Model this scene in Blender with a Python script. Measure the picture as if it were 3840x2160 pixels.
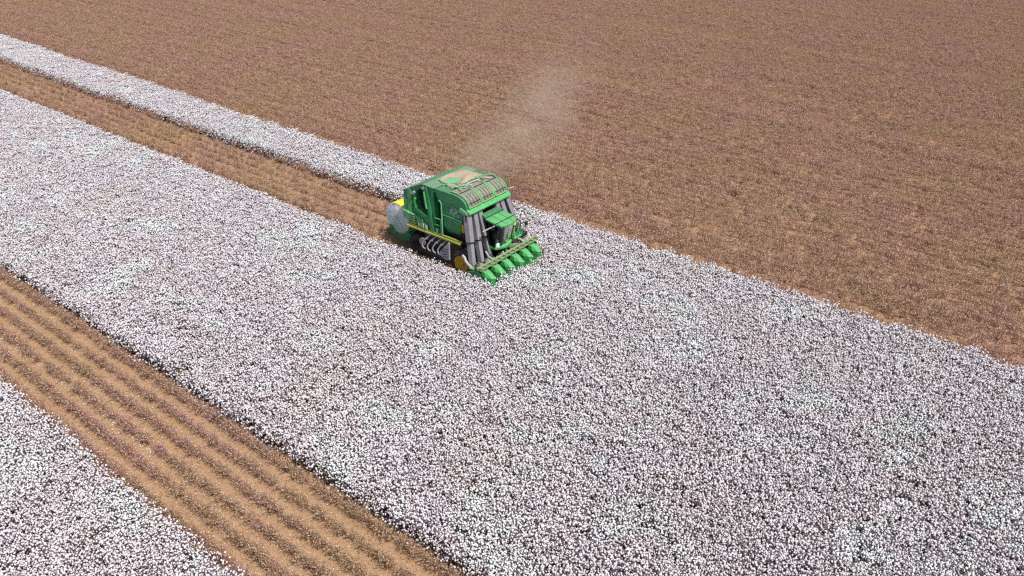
import bpy, math, random
import numpy as np
from mathutils import Vector, Matrix

# ------------------------------------------------------------------ scene, camera, light
sc = bpy.context.scene
for o in list(bpy.data.objects):
    bpy.data.objects.remove(o)
C = sc.collection
R = math.radians

CAM_H = 25.0
cam_d = bpy.data.cameras.new('camera')
cam = bpy.data.objects.new('camera', cam_d)
C.objects.link(cam)
sc.camera = cam
cam_d.sensor_width = 36.0
cam_d.sensor_fit = 'HORIZONTAL'
cam_d.lens = 29.13
cam_d.clip_start = 0.5
cam_d.clip_end = 6000
AX = Vector((0.783755, -0.302915, 0.542191))          # camera axes written in world terms, row = world axis
AY = Vector((0.621071, 0.382260, -0.684213))
AZ = Vector((0.0, 0.872995, 0.487730))
m = Matrix(((AX.x, AX.y, AX.z, 0), (AY.x, AY.y, AY.z, 0), (AZ.x, AZ.y, AZ.z, CAM_H), (0, 0, 0, 1)))
cam.matrix_world = m

SUN_EL, SUN_AZ = R(58), R(-6)                   # azimuth from +X (the way the harvester drives)
S = Vector((math.cos(SUN_EL) * math.cos(SUN_AZ), math.cos(SUN_EL) * math.sin(SUN_AZ), math.sin(SUN_EL)))
w = bpy.data.worlds.new('World')
sc.world = w
w.use_nodes = True
nt = w.node_tree
bg = nt.nodes['Background']
sky = nt.nodes.new('ShaderNodeTexSky')
sky.sky_type = 'NISHITA'
sky.sun_disc = False
sky.sun_elevation = SUN_EL
sky.sun_rotation = math.atan2(S.x, S.y)
sky.air_density = 1.0
sky.dust_density = 2.0
nt.links.new(sky.outputs[0], bg.inputs[0])
bg.inputs[1].default_value = 0.115
sd = bpy.data.lights.new('sun', 'SUN')
sd.energy = 4.0
sd.angle = R(0.5)
sd.color = (1.0, 0.95, 0.88)
so = bpy.data.objects.new('sun', sd)
C.objects.link(so)
so.rotation_euler = (-S).to_track_quat('-Z', 'Y').to_euler()
so.location = (0, 0, 60)

sc.view_settings.view_transform = 'Standard'
sc.view_settings.look = 'None'
sc.view_settings.exposure = 0.0
sc.view_settings.gamma = 1.0
sc.view_settings.use_curve_mapping = False
sc.render.engine = 'CYCLES'
sc.cycles.use_denoising = False
sc.cycles.max_bounces = 6
sc.cycles.diffuse_bounces = 3
sc.cycles.glossy_bounces = 2
sc.cycles.transparent_max_bounces = 8
sc.cycles.volume_bounces = 1
sc.cycles.volume_step_rate = 1.5
sc.cycles.pixel_filter_type = 'BLACKMAN_HARRIS'
sc.cycles.filter_width = 1.3


# ------------------------------------------------------------------ helpers
def tag(o, label=None, cat=None, group=None, kind=None):
    if label: o['label'] = label
    if cat: o['category'] = cat
    if group: o['group'] = group
    if kind: o['kind'] = kind
    return o


def empty(name, loc=(0, 0, 0), parent=None):
    o = bpy.data.objects.new(name, None)
    C.objects.link(o)
    o.location = loc
    o.parent = parent
    return o


def copy_tree(o, parent=None):
    c = o.copy()
    C.objects.link(c)
    c.parent = parent
    for ch in list(o.children):
        if ch is not c:
            copy_tree(ch, c)
    return c


class MB:
    """collects shapes; build() links them as one mesh object"""
    def __init__(s):
        s.v, s.f, s.mi = [], [], []
        s.cur = 0

    def add(s, vs, fs):
        b = len(s.v)
        s.v += [tuple(p) for p in vs]
        s.f += [tuple(b + i for i in f) for f in fs]
        s.mi += [s.cur] * len(fs)
        return s

    def box(s, x0, x1, y0, y1, z0, z1):
        vs = [(x, y, z) for z in (z0, z1) for y in (y0, y1) for x in (x0, x1)]
        return s.add(vs, [(0, 2, 3, 1), (4, 5, 7, 6), (0, 1, 5, 4), (2, 6, 7, 3), (0, 4, 6, 2), (1, 3, 7, 5)])

    def prism_y(s, poly, y0, y1):
        """polygon of (x,z), extruded along y"""
        n = len(poly)
        vs = [(x, y0, z) for x, z in poly] + [(x, y1, z) for x, z in poly]
        fs = [tuple(range(n)), tuple(range(2 * n - 1, n - 1, -1))]
        fs += [(i, i + n, (i + 1) % n + n, (i + 1) % n) for i in range(n)]
        return s.add(vs, fs)

    def prism_x(s, poly, x0, x1):
        n = len(poly)
        vs = [(x0, y, z) for y, z in poly] + [(x1, y, z) for y, z in poly]
        fs = [tuple(range(n - 1, -1, -1)), tuple(range(n, 2 * n))]
        fs += [(i, (i + 1) % n, (i + 1) % n + n, i + n) for i in range(n)]
        return s.add(vs, fs)

    def prism_z(s, poly, z0, z1):
        n = len(poly)
        vs = [(x, y, z0) for x, y in poly] + [(x, y, z1) for x, y in poly]
        fs = [tuple(range(n - 1, -1, -1)), tuple(range(n, 2 * n))]
        fs += [(i, (i + 1) % n, (i + 1) % n + n, i + n) for i in range(n)]
        return s.add(vs, fs)

    def rings(s, rings, caps=True):
        n = len(rings[0])
        vs = [p for r in rings for p in r]
        fs = []
        for k in range(len(rings) - 1):
            for i in range(n):
                j = (i + 1) % n
                fs.append((k * n + i, k * n + j, (k + 1) * n + j, (k + 1) * n + i))
        if caps:
            fs.append(tuple(range(n - 1, -1, -1)))
            fs.append(tuple(range((len(rings) - 1) * n, len(rings) * n)))
        return s.add(vs, fs)

    def tube(s, path, r, n=8, r2=None):
        P = [Vector(p) for p in path]
        rr = []
        up = None
        for i, p in enumerate(P):
            d = (P[min(i + 1, len(P) - 1)] - P[max(i - 1, 0)]).normalized()
            if up is None:
                up = Vector((0, 0, 1)) if abs(d.z) < .9 else Vector((1, 0, 0))
            a = d.cross(up).normalized()
            b = a.cross(d).normalized()
            up = b
            q = r if r2 is None else r + (r2 - r) * i / (len(P) - 1)
            rr.append([p + a * (q * math.cos(2 * math.pi * k / n)) + b * (q * math.sin(2 * math.pi * k / n)) for k in range(n)])
        return s.rings(rr)

    def lathe_y(s, prof, cx, cz, n=40, caps=True):
        """profile of (y, radius) turned about an axis along y"""
        rr = [[(cx + r * math.cos(2 * math.pi * k / n), y, cz + r * math.sin(2 * math.pi * k / n)) for k in range(n)] for y, r in prof]
        return s.rings(rr, caps)

    def bar(s, a, b, wx, wy, ref=(0, 1, 0)):
        """straight rectangular bar from a to b: wy across (along ref), wx in depth"""
        a, b = Vector(a), Vector(b)
        d = (b - a).normalized()
        u = Vector(ref)
        u = (u - d * u.dot(d)).normalized()
        v = d.cross(u).normalized()
        def ring(p, sx, sy):
            return [p + u * (sy / 2 * i) + v * (sx / 2 * j) for i, j in ((-1, -1), (1, -1), (1, 1), (-1, 1))]
        return s.rings([ring(a, wx, wy), ring(b, wx, wy)])

    def plate_hole_y(s, outer, inner, y0, y1):
        """plate in the xz plane with a hole; both loops have the same count"""
        n = len(outer)
        vs = [(x, y0, z) for x, z in outer] + [(x, y0, z) for x, z in inner] + [(x, y1, z) for x, z in outer] + [(x, y1, z) for x, z in inner]
        fs = []
        for i in range(n):
            j = (i + 1) % n
            fs += [(i, j, n + j, n + i), (2 * n + i, 3 * n + i, 3 * n + j, 2 * n + j),
                   (i, 2 * n + i, 2 * n + j, j), (n + i, n + j, 3 * n + j, 3 * n + i)]
        return s.add(vs, fs)

    def build(s, name, mats, parent=None, smooth=None, bevel=0, fix=True):
        me = bpy.data.meshes.new(name)
        me.from_pydata(s.v, [], s.f)
        if not isinstance(mats, (list, tuple)):
            mats = [mats]
        for mm in mats:
            me.materials.append(mm)
        if len(mats) > 1:
            me.polygons.foreach_set('material_index', s.mi)
        if fix:
            import bmesh
            bm = bmesh.new()
            bm.from_mesh(me)
            bmesh.ops.recalc_face_normals(bm, faces=bm.faces)
            bm.to_mesh(me)
            bm.free()
        me.update()
        o = bpy.data.objects.new(name, me)
        C.objects.link(o)
        o.parent = parent
        if smooth is not None:
            me.polygons.foreach_set('use_smooth', [True] * len(me.polygons))
            me.set_sharp_from_angle(angle=R(smooth))
        if bevel:
            b = o.modifiers.new('bevel', 'BEVEL')
            b.width = bevel
            b.segments = 2
            b.limit_method = 'ANGLE'
        return o


def new_mat(name):
    mt = bpy.data.materials.new(name)
    mt.use_nodes = True
    return mt, mt.node_tree, mt.node_tree.nodes['Principled BSDF']


def node(t, typ, **kw):
    n = t.nodes.new(typ)
    for k, v in kw.items():
        if k.startswith('i_'):
            n.inputs[k[2:].replace('_', ' ')].default_value = v
        else:
            setattr(n, k, v)
    return n


def mixc(t, fac, a, b, mode='MIX'):
    n = t.nodes.new('ShaderNodeMix')
    n.data_type = 'RGBA'
    n.blend_type = mode
    for sock, val in ((n.inputs[0], fac), (n.inputs[6], a), (n.inputs[7], b)):
        if hasattr(val, 'is_output'):
            t.links.new(val, sock)
        else:
            sock.default_value = val if not isinstance(val, tuple) else (*val, 1)[:4]
    return n.outputs[2]


def ramp(t, src, p0, p1, c0=(0, 0, 0, 1), c1=(1, 1, 1, 1)):
    n = t.nodes.new('ShaderNodeValToRGB')
    n.color_ramp.elements[0].position = p0
    n.color_ramp.elements[1].position = p1
    n.color_ramp.elements[0].color = c0
    n.color_ramp.elements[1].color = c1
    t.links.new(src, n.inputs[0])
    return n.outputs[0]


def noise(t, scale, detail=3, coord='Object', rough=.6):
    tc = t.nodes.new('ShaderNodeTexCoord')
    n = node(t, 'ShaderNodeTexNoise')
    n.inputs['Scale'].default_value = scale
    n.inputs['Detail'].default_value = detail
    n.inputs['Roughness'].default_value = rough
    t.links.new(tc.outputs[coord], n.inputs['Vector'])
    return n.outputs[0]


def world_noise(t, scale, detail=3, rough=.6):
    g = t.nodes.new('ShaderNodeNewGeometry')
    n = node(t, 'ShaderNodeTexNoise')
    n.inputs['Scale'].default_value = scale
    n.inputs['Detail'].default_value = detail
    n.inputs['Roughness'].default_value = rough
    t.links.new(g.outputs['Position'], n.inputs['Vector'])
    return n.outputs[0]


def dusty(name, col, rough=.45, top=.7, side=.18, dust=(.42, .36, .27), spec=.4, metal=0.0, var=.25):
    """painted surface: uneven tone, lint and soil dust that settles on upward faces"""
    mt, t, p = new_mat(name)
    n1 = noise(t, 1.3, 4)
    n2 = noise(t, 9, 4)
    base = mixc(t, ramp(t, n1, .3, .7), tuple(c * (1 - var) for c in col), tuple(min(1, c * (1 + var)) for c in col))
    g = t.nodes.new('ShaderNodeNewGeometry')
    sp = t.nodes.new('ShaderNodeSeparateXYZ')
    t.links.new(g.outputs['Normal'], sp.inputs[0])
    upf = ramp(t, sp.outputs[2], .35, .95, (side, side, side, 1), (top, top, top, 1))
    msk = ramp(t, n2, .32, .68)
    mm = node(t, 'ShaderNodeMath', operation='MULTIPLY')
    t.links.new(upf, mm.inputs[0])
    t.links.new(msk, mm.inputs[1])
    c = mixc(t, mm.outputs[0], base, dust)
    t.links.new(c, p.inputs['Base Color'])
    p.inputs['Roughness'].default_value = rough
    p.inputs['Specular IOR Level'].default_value = spec
    p.inputs['Metallic'].default_value = metal
    return mt


M = {}
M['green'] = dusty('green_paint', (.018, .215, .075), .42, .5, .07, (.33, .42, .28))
M['green_lit'] = dusty('green_paint_lit', (.050, .385, .095), .42, .5, .08, (.38, .56, .32))  # brighter copy of the green, sunlight on lit faces put into the colour
M['green_dark'] = dusty('green_paint_shaded', (.008, .105, .055), .5, .3, .05, (.25, .28, .2))  # darker copy of the green, shade of the recesses put into the colour
M['green_pale'] = dusty('green_paint_pale', (.13, .42, .17), .5, .5, .2, (.42, .55, .36))  # paler green for slats, rods, panels and small fittings
M['roof'] = dusty('roof_paint_under_dust', (.09, .27, .15), .6, .8, .1, (.30, .34, .25))
M['hoop'] = dusty('hoop_paint', (.20, .36, .18), .55, .6, .35, (.45, .50, .34))
M['olive'] = dusty('toolbar_paint', (.15, .27, .10), .55, .75, .3, (.46, .45, .30))
M['railyel'] = dusty('walkway_yellow', (.40, .42, .06), .5, .5, .15, (.40, .38, .22))
M['yellow'] = dusty('wrap_yellow', (.86, .80, .04), .4, .10, .04, (.75, .7, .35), var=.08)
M['rimyel'] = dusty('wheel_yellow', (.62, .36, .01), .5, .3, .25, (.35, .25, .10))
M['duct'] = dusty('duct_plastic', (.255, .24, .27), .55, .5, .25, (.42, .38, .37), var=.15)
M['greysteel'] = dusty('grey_steel', (.36, .34, .37), .5, .5, .25, (.45, .42, .4), var=.15)
M['palehose'] = dusty('pale_hose', (.50, .47, .46), .6, .4, .3, (.55, .5, .45))
M['black'] = dusty('black_steel', (.012, .012, .016), .6, .25, .05, (.2, .17, .14))
M['tyre'] = dusty('tyre_rubber', (.016, .016, .018), .85, .4, .3, (.22, .19, .16))
M['mesh'] = dusty('screen_mesh', (.17, .19, .12), .7, .75, .4, (.40, .37, .33))
M['white'] = dusty('white_plastic', (.78, .80, .76), .4, .1, .1, (.6, .58, .5), var=.05)
M['amber'] = dusty('beacon_amber', (.85, .72, .25), .3, .1, .1, (.7, .65, .4), var=.05)
M['seat'] = dusty('seat_cloth', (.05, .05, .055), .8, .1, .05)


def glass_mat():
    mt, t, p = new_mat('cab_glass')
    out = t.nodes['Material Output']
    tr = t.nodes.new('ShaderNodeBsdfTransparent')
    tr.inputs[0].default_value = (.30, .40, .40, 1)
    gl = t.nodes.new('ShaderNodeBsdfGlossy')
    gl.inputs[1].default_value = .14
    gl.inputs[0].default_value = (.9, .95, .95, 1)
    fr = t.nodes.new('ShaderNodeFresnel')
    fr.inputs[0].default_value = 1.28
    mx = t.nodes.new('ShaderNodeMixShader')
    t.links.new(fr.outputs[0], mx.inputs[0])
    t.links.new(tr.outputs[0], mx.inputs[1])
    t.links.new(gl.outputs[0], mx.inputs[2])
    t.links.new(mx.outputs[0], out.inputs[0])
    t.nodes.remove(p)
    return mt


M['glass'] = glass_mat()


def crop_mat(name, c0, c1, c2, rough=.9, scale=.35, amt=.6, trans=0.0):
    """plant matter: tone differs from plant to plant and drifts over the field"""
    mt, t, p = new_mat(name)
    oi = t.nodes.new('ShaderNodeObjectInfo')
    a = mixc(t, oi.outputs['Random'], c0, c1)
    f = ramp(t, world_noise(t, scale, 4), .38, .66)
    mm = node(t, 'ShaderNodeMath', operation='MULTIPLY')
    t.links.new(f, mm.inputs[0])
    mm.inputs[1].default_value = amt
    c = mixc(t, mm.outputs[0], a, c2)
    f2 = ramp(t, world_noise(t, 6.0, 3), .3, .7, (.80, .80, .80, 1), (1.0, 1.0, 1.0, 1))
    c = mixc(t, 1.0, c, f2, 'MULTIPLY')
    t.links.new(c, p.inputs['Base Color'])
    p.inputs['Roughness'].default_value = rough
    p.inputs['Specular IOR Level'].default_value = .1
    return mt


M['lint'] = crop_mat('cotton_lint', (.835, .775, .835), (.89, .855, .90), (.85, .79, .73), scale=.3, amt=.5)
t = M['lint'].node_tree                             # some plants bleached cooler than others
p = t.nodes['Principled BSDF']
lk = p.inputs['Base Color'].links[0]
f = ramp(t, world_noise(t, .38, 3), .50, .66)
t.links.new(mixc(t, f, lk.from_socket, (.825, .855, .86)), p.inputs['Base Color'])
M['stem'] = crop_mat('cotton_stem', (.13, .06, .072), (.17, .08, .09), (.16, .11, .065))
M['leaf'] = crop_mat('dry_leaf', (.22, .15, .09), (.27, .19, .13), (.24, .20, .09))
M['stalk'] = crop_mat('stubble_stalk', (.40, .195, .135), (.51, .275, .205), (.45, .30, .145), scale=.12, amt=.6)
M['burr'] = crop_mat('stubble_burr', (.70, .485, .385), (.77, .57, .48), (.70, .54, .32), scale=.12, amt=.6)
M['green_leaf'] = crop_mat('regrowth_leaf', (.17, .20, .10), (.22, .24, .14), (.22, .21, .09))


def soil_mat():
    mt, t, p = new_mat('soil')
    a = mixc(t, ramp(t, world_noise(t, .08, 5), .35, .65), (.49, .315, .18), (.50, .325, .21))
    b = mixc(t, ramp(t, world_noise(t, 3.5, 7, .75), .36, .64), (.37, .225, .12), a)
    c = mixc(t, ramp(t, world_noise(t, 22.0, 4, .7), .58, .75), b, (.62, .47, .33))
    t.links.new(c, p.inputs['Base Color'])
    p.inputs['Roughness'].default_value = .95
    p.inputs['Specular IOR Level'].default_value = .1
    bp = t.nodes.new('ShaderNodeBump')
    bp.inputs['Strength'].default_value = .8
    bp.inputs['Distance'].default_value = .05
    t.links.new(world_noise(t, 9.0, 5, .7), bp.inputs['Height'])
    t.links.new(bp.outputs[0], p.inputs['Normal'])
    return mt


M['soil'] = soil_mat()

# ------------------------------------------------------------------ the ground: one sheet, ridged where the rows run
ROW = 0.97
SHEAR = -.008                                      # the rows run a hair off the x axis
def bend(x): return SHEAR * (x + 35)
def spread(y): return -.45 * min(1, max(0, (33 - y) / 15.5))   # rows a little wider apart in the near block
VX, VY = -29.1, 36.4                              # harvester origin (its toolbar)
g = MB()
ys = [-2500, -300] + list(np.arange(-6, 190, ROW / 8)) + [300, 2500]
xs = [-2500, -400, -200, -100, -50, -25, 0, 25, 100, 400, 2500]
Y_PHASE = 17.35                                    # a row runs along this y
for y in ys:
    z = .06 * math.cos(2 * math.pi * (y - Y_PHASE) / ROW) if -6 <= y <= 190 else 0
    for x in xs:
        g.v.append((x, y + spread(y) + bend(x) if -10 < y < 250 else y, z))
nx = len(xs)
for j in range(len(ys) - 1):
    for i in range(nx - 1):
        g.f.append((j * nx + i, j * nx + i + 1, (j + 1) * nx + i + 1, (j + 1) * nx + i))
g.mi = [0] * len(g.f)
ground = g.build('ground', M['soil'], fix=False, smooth=180)
tag(ground, 'brown ridged soil of the cotton field', 'ground', kind='structure')

# ------------------------------------------------------------------ crop: plant shapes and where they stand
rng = np.random.default_rng(7)
ICO = None


def ico():
    p = (1 + 5 ** .5) / 2
    v = np.array([(-1, p, 0), (1, p, 0), (-1, -p, 0), (1, -p, 0), (0, -1, p), (0, 1, p), (0, -1, -p), (0, 1, -p),
                  (p, 0, -1), (p, 0, 1), (-p, 0, -1), (-p, 0, 1)], float)
    v /= np.linalg.norm(v[0])
    f = [(0, 11, 5), (0, 5, 1), (0, 1, 7), (0, 7, 10), (0, 10, 11), (1, 5, 9), (5, 11, 4), (11, 10, 2), (10, 7, 6), (7, 1, 8),
         (3, 9, 4), (3, 4, 2), (3, 2, 6), (3, 6, 8), (3, 8, 9), (4, 9, 5), (2, 4, 11), (6, 2, 10), (8, 6, 7), (9, 8, 1)]
    return v, f


ICO_V, ICO_F = ico()


def stick(mb, a, b, r):
    a, b = np.array(a), np.array(b)
    d = b - a
    d = d / (np.linalg.norm(d) + 1e-9)
    u = np.cross(d, (0.3, 0.5, .81))
    u /= np.linalg.norm(u) + 1e-9
    v = np.cross(d, u)
    vs = []
    for p, q in ((a, r), (b, r * .6)):
        for k in range(3):
            an = 2.094 * k
            vs.append(p + (u * math.cos(an) + v * math.sin(an)) * q)
    mb.add(vs, [(0, 1, 4, 3), (1, 2, 5, 4), (2, 0, 3, 5)])


def flake(mb, p, s):
    d1 = rng.normal(size=3)
    d1 /= np.linalg.norm(d1)
    d2 = np.cross(d1, rng.normal(size=3))
    d2 /= np.linalg.norm(d2) + 1e-9
    mb.add([p - d1 * s, p + d2 * s * .6, p + d1 * s, p - d2 * s * .6 + np.cross(d1, d2) * s * .3], [(0, 1, 2), (0, 2, 3)])


def tuft(mb, p, r):
    q = ICO_V * (1 + rng.uniform(-.28, .28, (12, 1)))
    sc_ = np.array([rng.uniform(.75, 1.15), rng.uniform(.75, 1.15), rng.uniform(.9, 1.7)]) * r
    mb.add(q * sc_ + p, ICO_F)


def cotton_plant(i):
    mb = MB()
    h = rng.uniform(1.0, 1.1)
    for k in range(3):                              # two or three stems close together in the row
        bx, by = rng.uniform(-.18, .18), rng.uniform(-.08, .08)
        top = np.array([bx + rng.uniform(-.12, .12), by + rng.uniform(-.12, .12), h * rng.uniform(.9, 1)])
        base = np.array([bx, by, 0.])
        mb.cur = 1
        stick(mb, base, top, .014)
        for b in range(15):
            f = 1 - .5 * rng.random() ** 1.3 if b % 6 else rng.uniform(.15, .5)
            p = base + (top - base) * f
            an = rng.uniform(0, 6.28)
            L = rng.uniform(.20, .56) * (1.15 - f * .50)
            e = p + np.array([math.cos(an) * L, math.sin(an) * L, L * rng.uniform(-.1, .55)])
            mb.cur = 1
            stick(mb, p, e, .009)
            for q in range(2):
                mb.cur = 0
                pos = p + (e - p) * (1.0 if q == 0 else rng.uniform(.2, .9)) + rng.normal(size=3) * .035
                tuft(mb, pos, rng.uniform(.022, .050))
            for q in range(2 if rng.random() < .4 else 1):
                mb.cur = 2 if rng.random() < .6 else 1
                flake(mb, p + (e - p) * rng.uniform(.3, 1.05) + rng.normal(size=3) * .04, rng.uniform(.025, .055))
        mb.cur = 0
        tuft(mb, top, rng.uniform(.03, .045))
    for k in range(16):                              # shed leaves and twigs under the canopy
        mb.cur = 1 if k % 4 else 2
        flake(mb, np.array([rng.uniform(-.4, .4), rng.uniform(-.55, .55), .07 + .06 * rng.random()]), rng.uniform(.05, .11))
    return mb, [M['lint'], M['stem'], M['leaf']]


def stubble_plant(i, leafy=False):
    mb = MB()
    for k in range(4):
        bx, by = rng.uniform(-.30, .30), rng.uniform(-.09, .09)
        h = rng.uniform(.40, .85)
        top = np.array([bx + rng.uniform(-.15, .15), by + rng.uniform(-.15, .15), h])
        base = np.array([bx, by, 0.])
        mb.cur = 0
        stick(mb, base, top, .013)
        for b in range(6):
            f = rng.uniform(.2, .95)
            p = base + (top - base) * f
            an = rng.uniform(0, 6.28)
            L = rng.uniform(.15, .42)
            e = p + np.array([math.cos(an) * L, math.sin(an) * L, L * rng.uniform(.2, .9)])
            mb.cur = 0
            stick(mb, p, e, .009)
            for q in range(3):
                mb.cur = 1
                flake(mb, p + (e - p) * rng.uniform(.3, 1.05) + rng.normal(size=3) * .025, rng.uniform(.02, .045))
            if leafy and rng.random() < .8:
                mb.cur = 3
                flake(mb, p + (e - p) * rng.uniform(.4, 1.0), rng.uniform(.03, .06))
        if rng.random() < .30:                       # a wisp of lint the picker left
            mb.cur = 2
            tuft(mb, top - (top - base) * rng.uniform(0, .6) + rng.normal(size=3) * .05, rng.uniform(.018, .032))
    for k in range(10):                              # trash on the ground
        mb.cur = 1 if k % 5 else 0
        p = np.array([rng.uniform(-.3, .3), rng.uniform(-.55, .55), .035 + .03 * rng.random()])
        flake(mb, p, rng.uniform(.015, .05))
    return mb, [M['stalk'], M['burr'], M['lint'], M['green_leaf']]


def proto_collection(name, maker, n, smooth=True):
    col = bpy.data.collections.new(name)
    for i in range(n):
        mb, mats = maker(i)
        o = mb.build('%s_shape' % name, mats, fix=False, smooth=180 if smooth else None)
        C.objects.unlink(o)
        col.objects.link(o)
    return col


COTTON = proto_collection('cotton_plant', cotton_plant, 12)
STUB = proto_collection('stubble_plant', lambda i: stubble_plant(i, i == 0), 10)


def scatter(name, pts, rots, scl, idx, col, mat):
    me = bpy.data.meshes.new(name)
    me.from_pydata([tuple(p) for p in pts], [], [])
    a = me.attributes.new('rot', 'FLOAT_VECTOR', 'POINT'); a.data.foreach_set('vector', np.asarray(rots, np.float32).ravel())
    a = me.attributes.new('scl', 'FLOAT_VECTOR', 'POINT'); a.data.foreach_set('vector', np.asarray(scl, np.float32).ravel())
    a = me.attributes.new('idx', 'INT', 'POINT'); a.data.foreach_set('value', np.asarray(idx, np.int32))
    o = bpy.data.objects.new(name, me)
    C.objects.link(o)
    ng = bpy.data.node_groups.new(name + '_scatter', 'GeometryNodeTree')
    ng.interface.new_socket('Geometry', in_out='INPUT', socket_type='NodeSocketGeometry')
    ng.interface.new_socket('Geometry', in_out='OUTPUT', socket_type='NodeSocketGeometry')
    gi, go = ng.nodes.new('NodeGroupInput'), ng.nodes.new('NodeGroupOutput')
    iop = ng.nodes.new('GeometryNodeInstanceOnPoints')
    ci = ng.nodes.new('GeometryNodeCollectionInfo')
    ci.inputs['Collection'].default_value = col
    ci.inputs['Separate Children'].default_value = True
    ci.inputs['Reset Children'].default_value = True
    def attr(nm, ty):
        n = ng.nodes.new('GeometryNodeInputNamedAttribute')
        n.data_type = ty
        n.inputs['Name'].default_value = nm
        return n.outputs[0]
    L = ng.links.new
    L(gi.outputs[0], iop.inputs['Points'])
    L(ci.outputs[0], iop.inputs['Instance'])
    iop.inputs['Pick Instance'].default_value = True
    L(attr('idx', 'INT'), iop.inputs['Instance Index'])
    L(attr('rot', 'FLOAT_VECTOR'), iop.inputs['Rotation'])
    L(attr('scl', 'FLOAT_VECTOR'), iop.inputs['Scale'])
    L(iop.outputs[0], go.inputs[0])
    md = o.modifiers.new('scatter', 'NODES')
    md.node_group = ng
    return o


def in_view(x, y, pad=6.0, z=.6):
    """is the spot inside the ground seen by the camera, with a margin in metres all round"""
    q = Vector((x, y, z - CAM_H))
    cx = q.dot(Vector((AX.x, AY.x, AZ.x)))
    cy = q.dot(Vector((AX.y, AY.y, AZ.y)))
    cz = -q.dot(Vector((AX.z, AY.z, AZ.z)))
    if cz < 5:
        return False
    return abs(cx) < cz * .618 + pad and -cz * .348 - pad < cy < cz * .348 + pad


def wob(x, k=0.0):
    return .10 * math.sin(x * .23 + k) + .10 * math.sin(x * .83 + 2 * k) + .14 * math.sin(x * 2.1 + k)


def lattice(y0, y1, step, jit=.06, zig=0.0):
    """spots along the rows, jittered"""
    k0, k1 = math.ceil((y0 - Y_PHASE) / ROW), math.floor((y1 + 1 - Y_PHASE) / ROW)
    for k in range(k0, k1 + 1):
        yr = Y_PHASE + k * ROW
        yr += spread(yr)
        x = -190.0
        while x < 14:
            x += step * rng.uniform(.7, 1.3)
            zig = -zig
            yy = yr + zig + rng.normal() * jit
            if in_view(x, yy + bend(x)):
                yield x, yy, k


EDGE_B, EDGE_C, EDGE_D, EDGE_E = 39.75, 33.25, 16.4, 10.5
def edge_a(x): return 43.75 - .009 * (x + 10) + .6 * wob(x, 3)
HOLES = [(-37.8, 19.0, 1.4, .55), (-35.2, 17.3, 1.2, .7)]


def thin(x, y):
    for hx, hy, a, b in HOLES:
        if ((x - hx) / a) ** 2 + ((y - hy) / b) ** 2 < rng.uniform(.3, 1.3) and rng.random() < .68:
            return True
    return False


def in_hole(x, y):
    return any(((x - hx) / a) ** 2 + ((y - hy) / b) ** 2 < 1.3 for hx, hy, a, b in HOLES)


def picked(x, y):
    """inside the swath the harvester has just cleared, or under the machine"""
    return EDGE_C + .5 * wob(x, 2) < y < EDGE_B + .5 * wob(x, 1) and x < VX - 8 or \
        VX - 12 < x < VX + 1.22 and VY - 3.05 < y < VY + 2.85 or \
        VX - 12 < x < VX - 1.0 and VY - 3.1 < y < EDGE_B


def under_machine(x, y):
    y = abs(y)
    return x > -1.2 or (x > -3.2 and y < 2.5) or (x > -9.6 and y < 1.75)


def put_cotton(name, y0, y1, f, label):
    P, Ro, Sc, Ix = [], [], [], []
    for x, y, k in lattice(y0 - 1, y1 + 1, .20, .06, .23):
        if not f(x, y) or thin(x, y):
            continue
        P.append((x, y + bend(x), 0.0))
        Ro.append((rng.normal() * .07, rng.normal() * .07, rng.uniform(0, 6.283)))
        s = rng.uniform(.93, 1.07) * (1 + .025 * math.sin(x * .35 + y * .9) + .02 * math.sin(x * .9 - y * .5))
        Sc.append((s * 1.05, s * 1.05, s * .92))
        Ix.append(rng.integers(0, 12))
    o = scatter(name, P, Ro, Sc, Ix, COTTON, M['lint'])
    tag(o, label, 'cotton crop', kind='stuff')
    return len(P)


def weedy(x, y):
    """how likely a plant has regrown green leaves: it comes in patches"""
    q = math.sin(x * .61 + 2 * math.sin(y * .47)) * math.sin(y * .73 + 1.7 * math.sin(x * .37))
    return .03 + .9 * max(0, q - .55)


vigour = {}


def put_stub(name, y0, y1, f, label, step=.33, hs=1.0, jit=.06):
    P, Ro, Sc, Ix = [], [], [], []
    for x, y, k in lattice(y0 - 1, y1 + 1, step, jit):
        if not f(x, y):
            continue
        if k not in vigour:                          # some rows stand thicker than others, as the picker left them
            vigour[k] = (rng.uniform(.90, 1.14), rng.uniform(.70, 1.0))
        if rng.random() > vigour[k][1]:
            continue
        s = rng.uniform(.8, 1.15) * hs * vigour[k][0]
        P.append((x, y + bend(x), 0.02))
        Ro.append((rng.normal() * .1, rng.normal() * .1, rng.choice([0, math.pi]) + rng.normal() * .3))
        Sc.append((s, s, s * rng.uniform(.8, 1.1)))
        Ix.append(0 if rng.random() < weedy(x, y) else rng.integers(1, 10))
    o = scatter(name, P, Ro, Sc, Ix, STUB, M['stalk'])
    tag(o, label, 'stubble', kind='stuff')
    return len(P)


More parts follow.
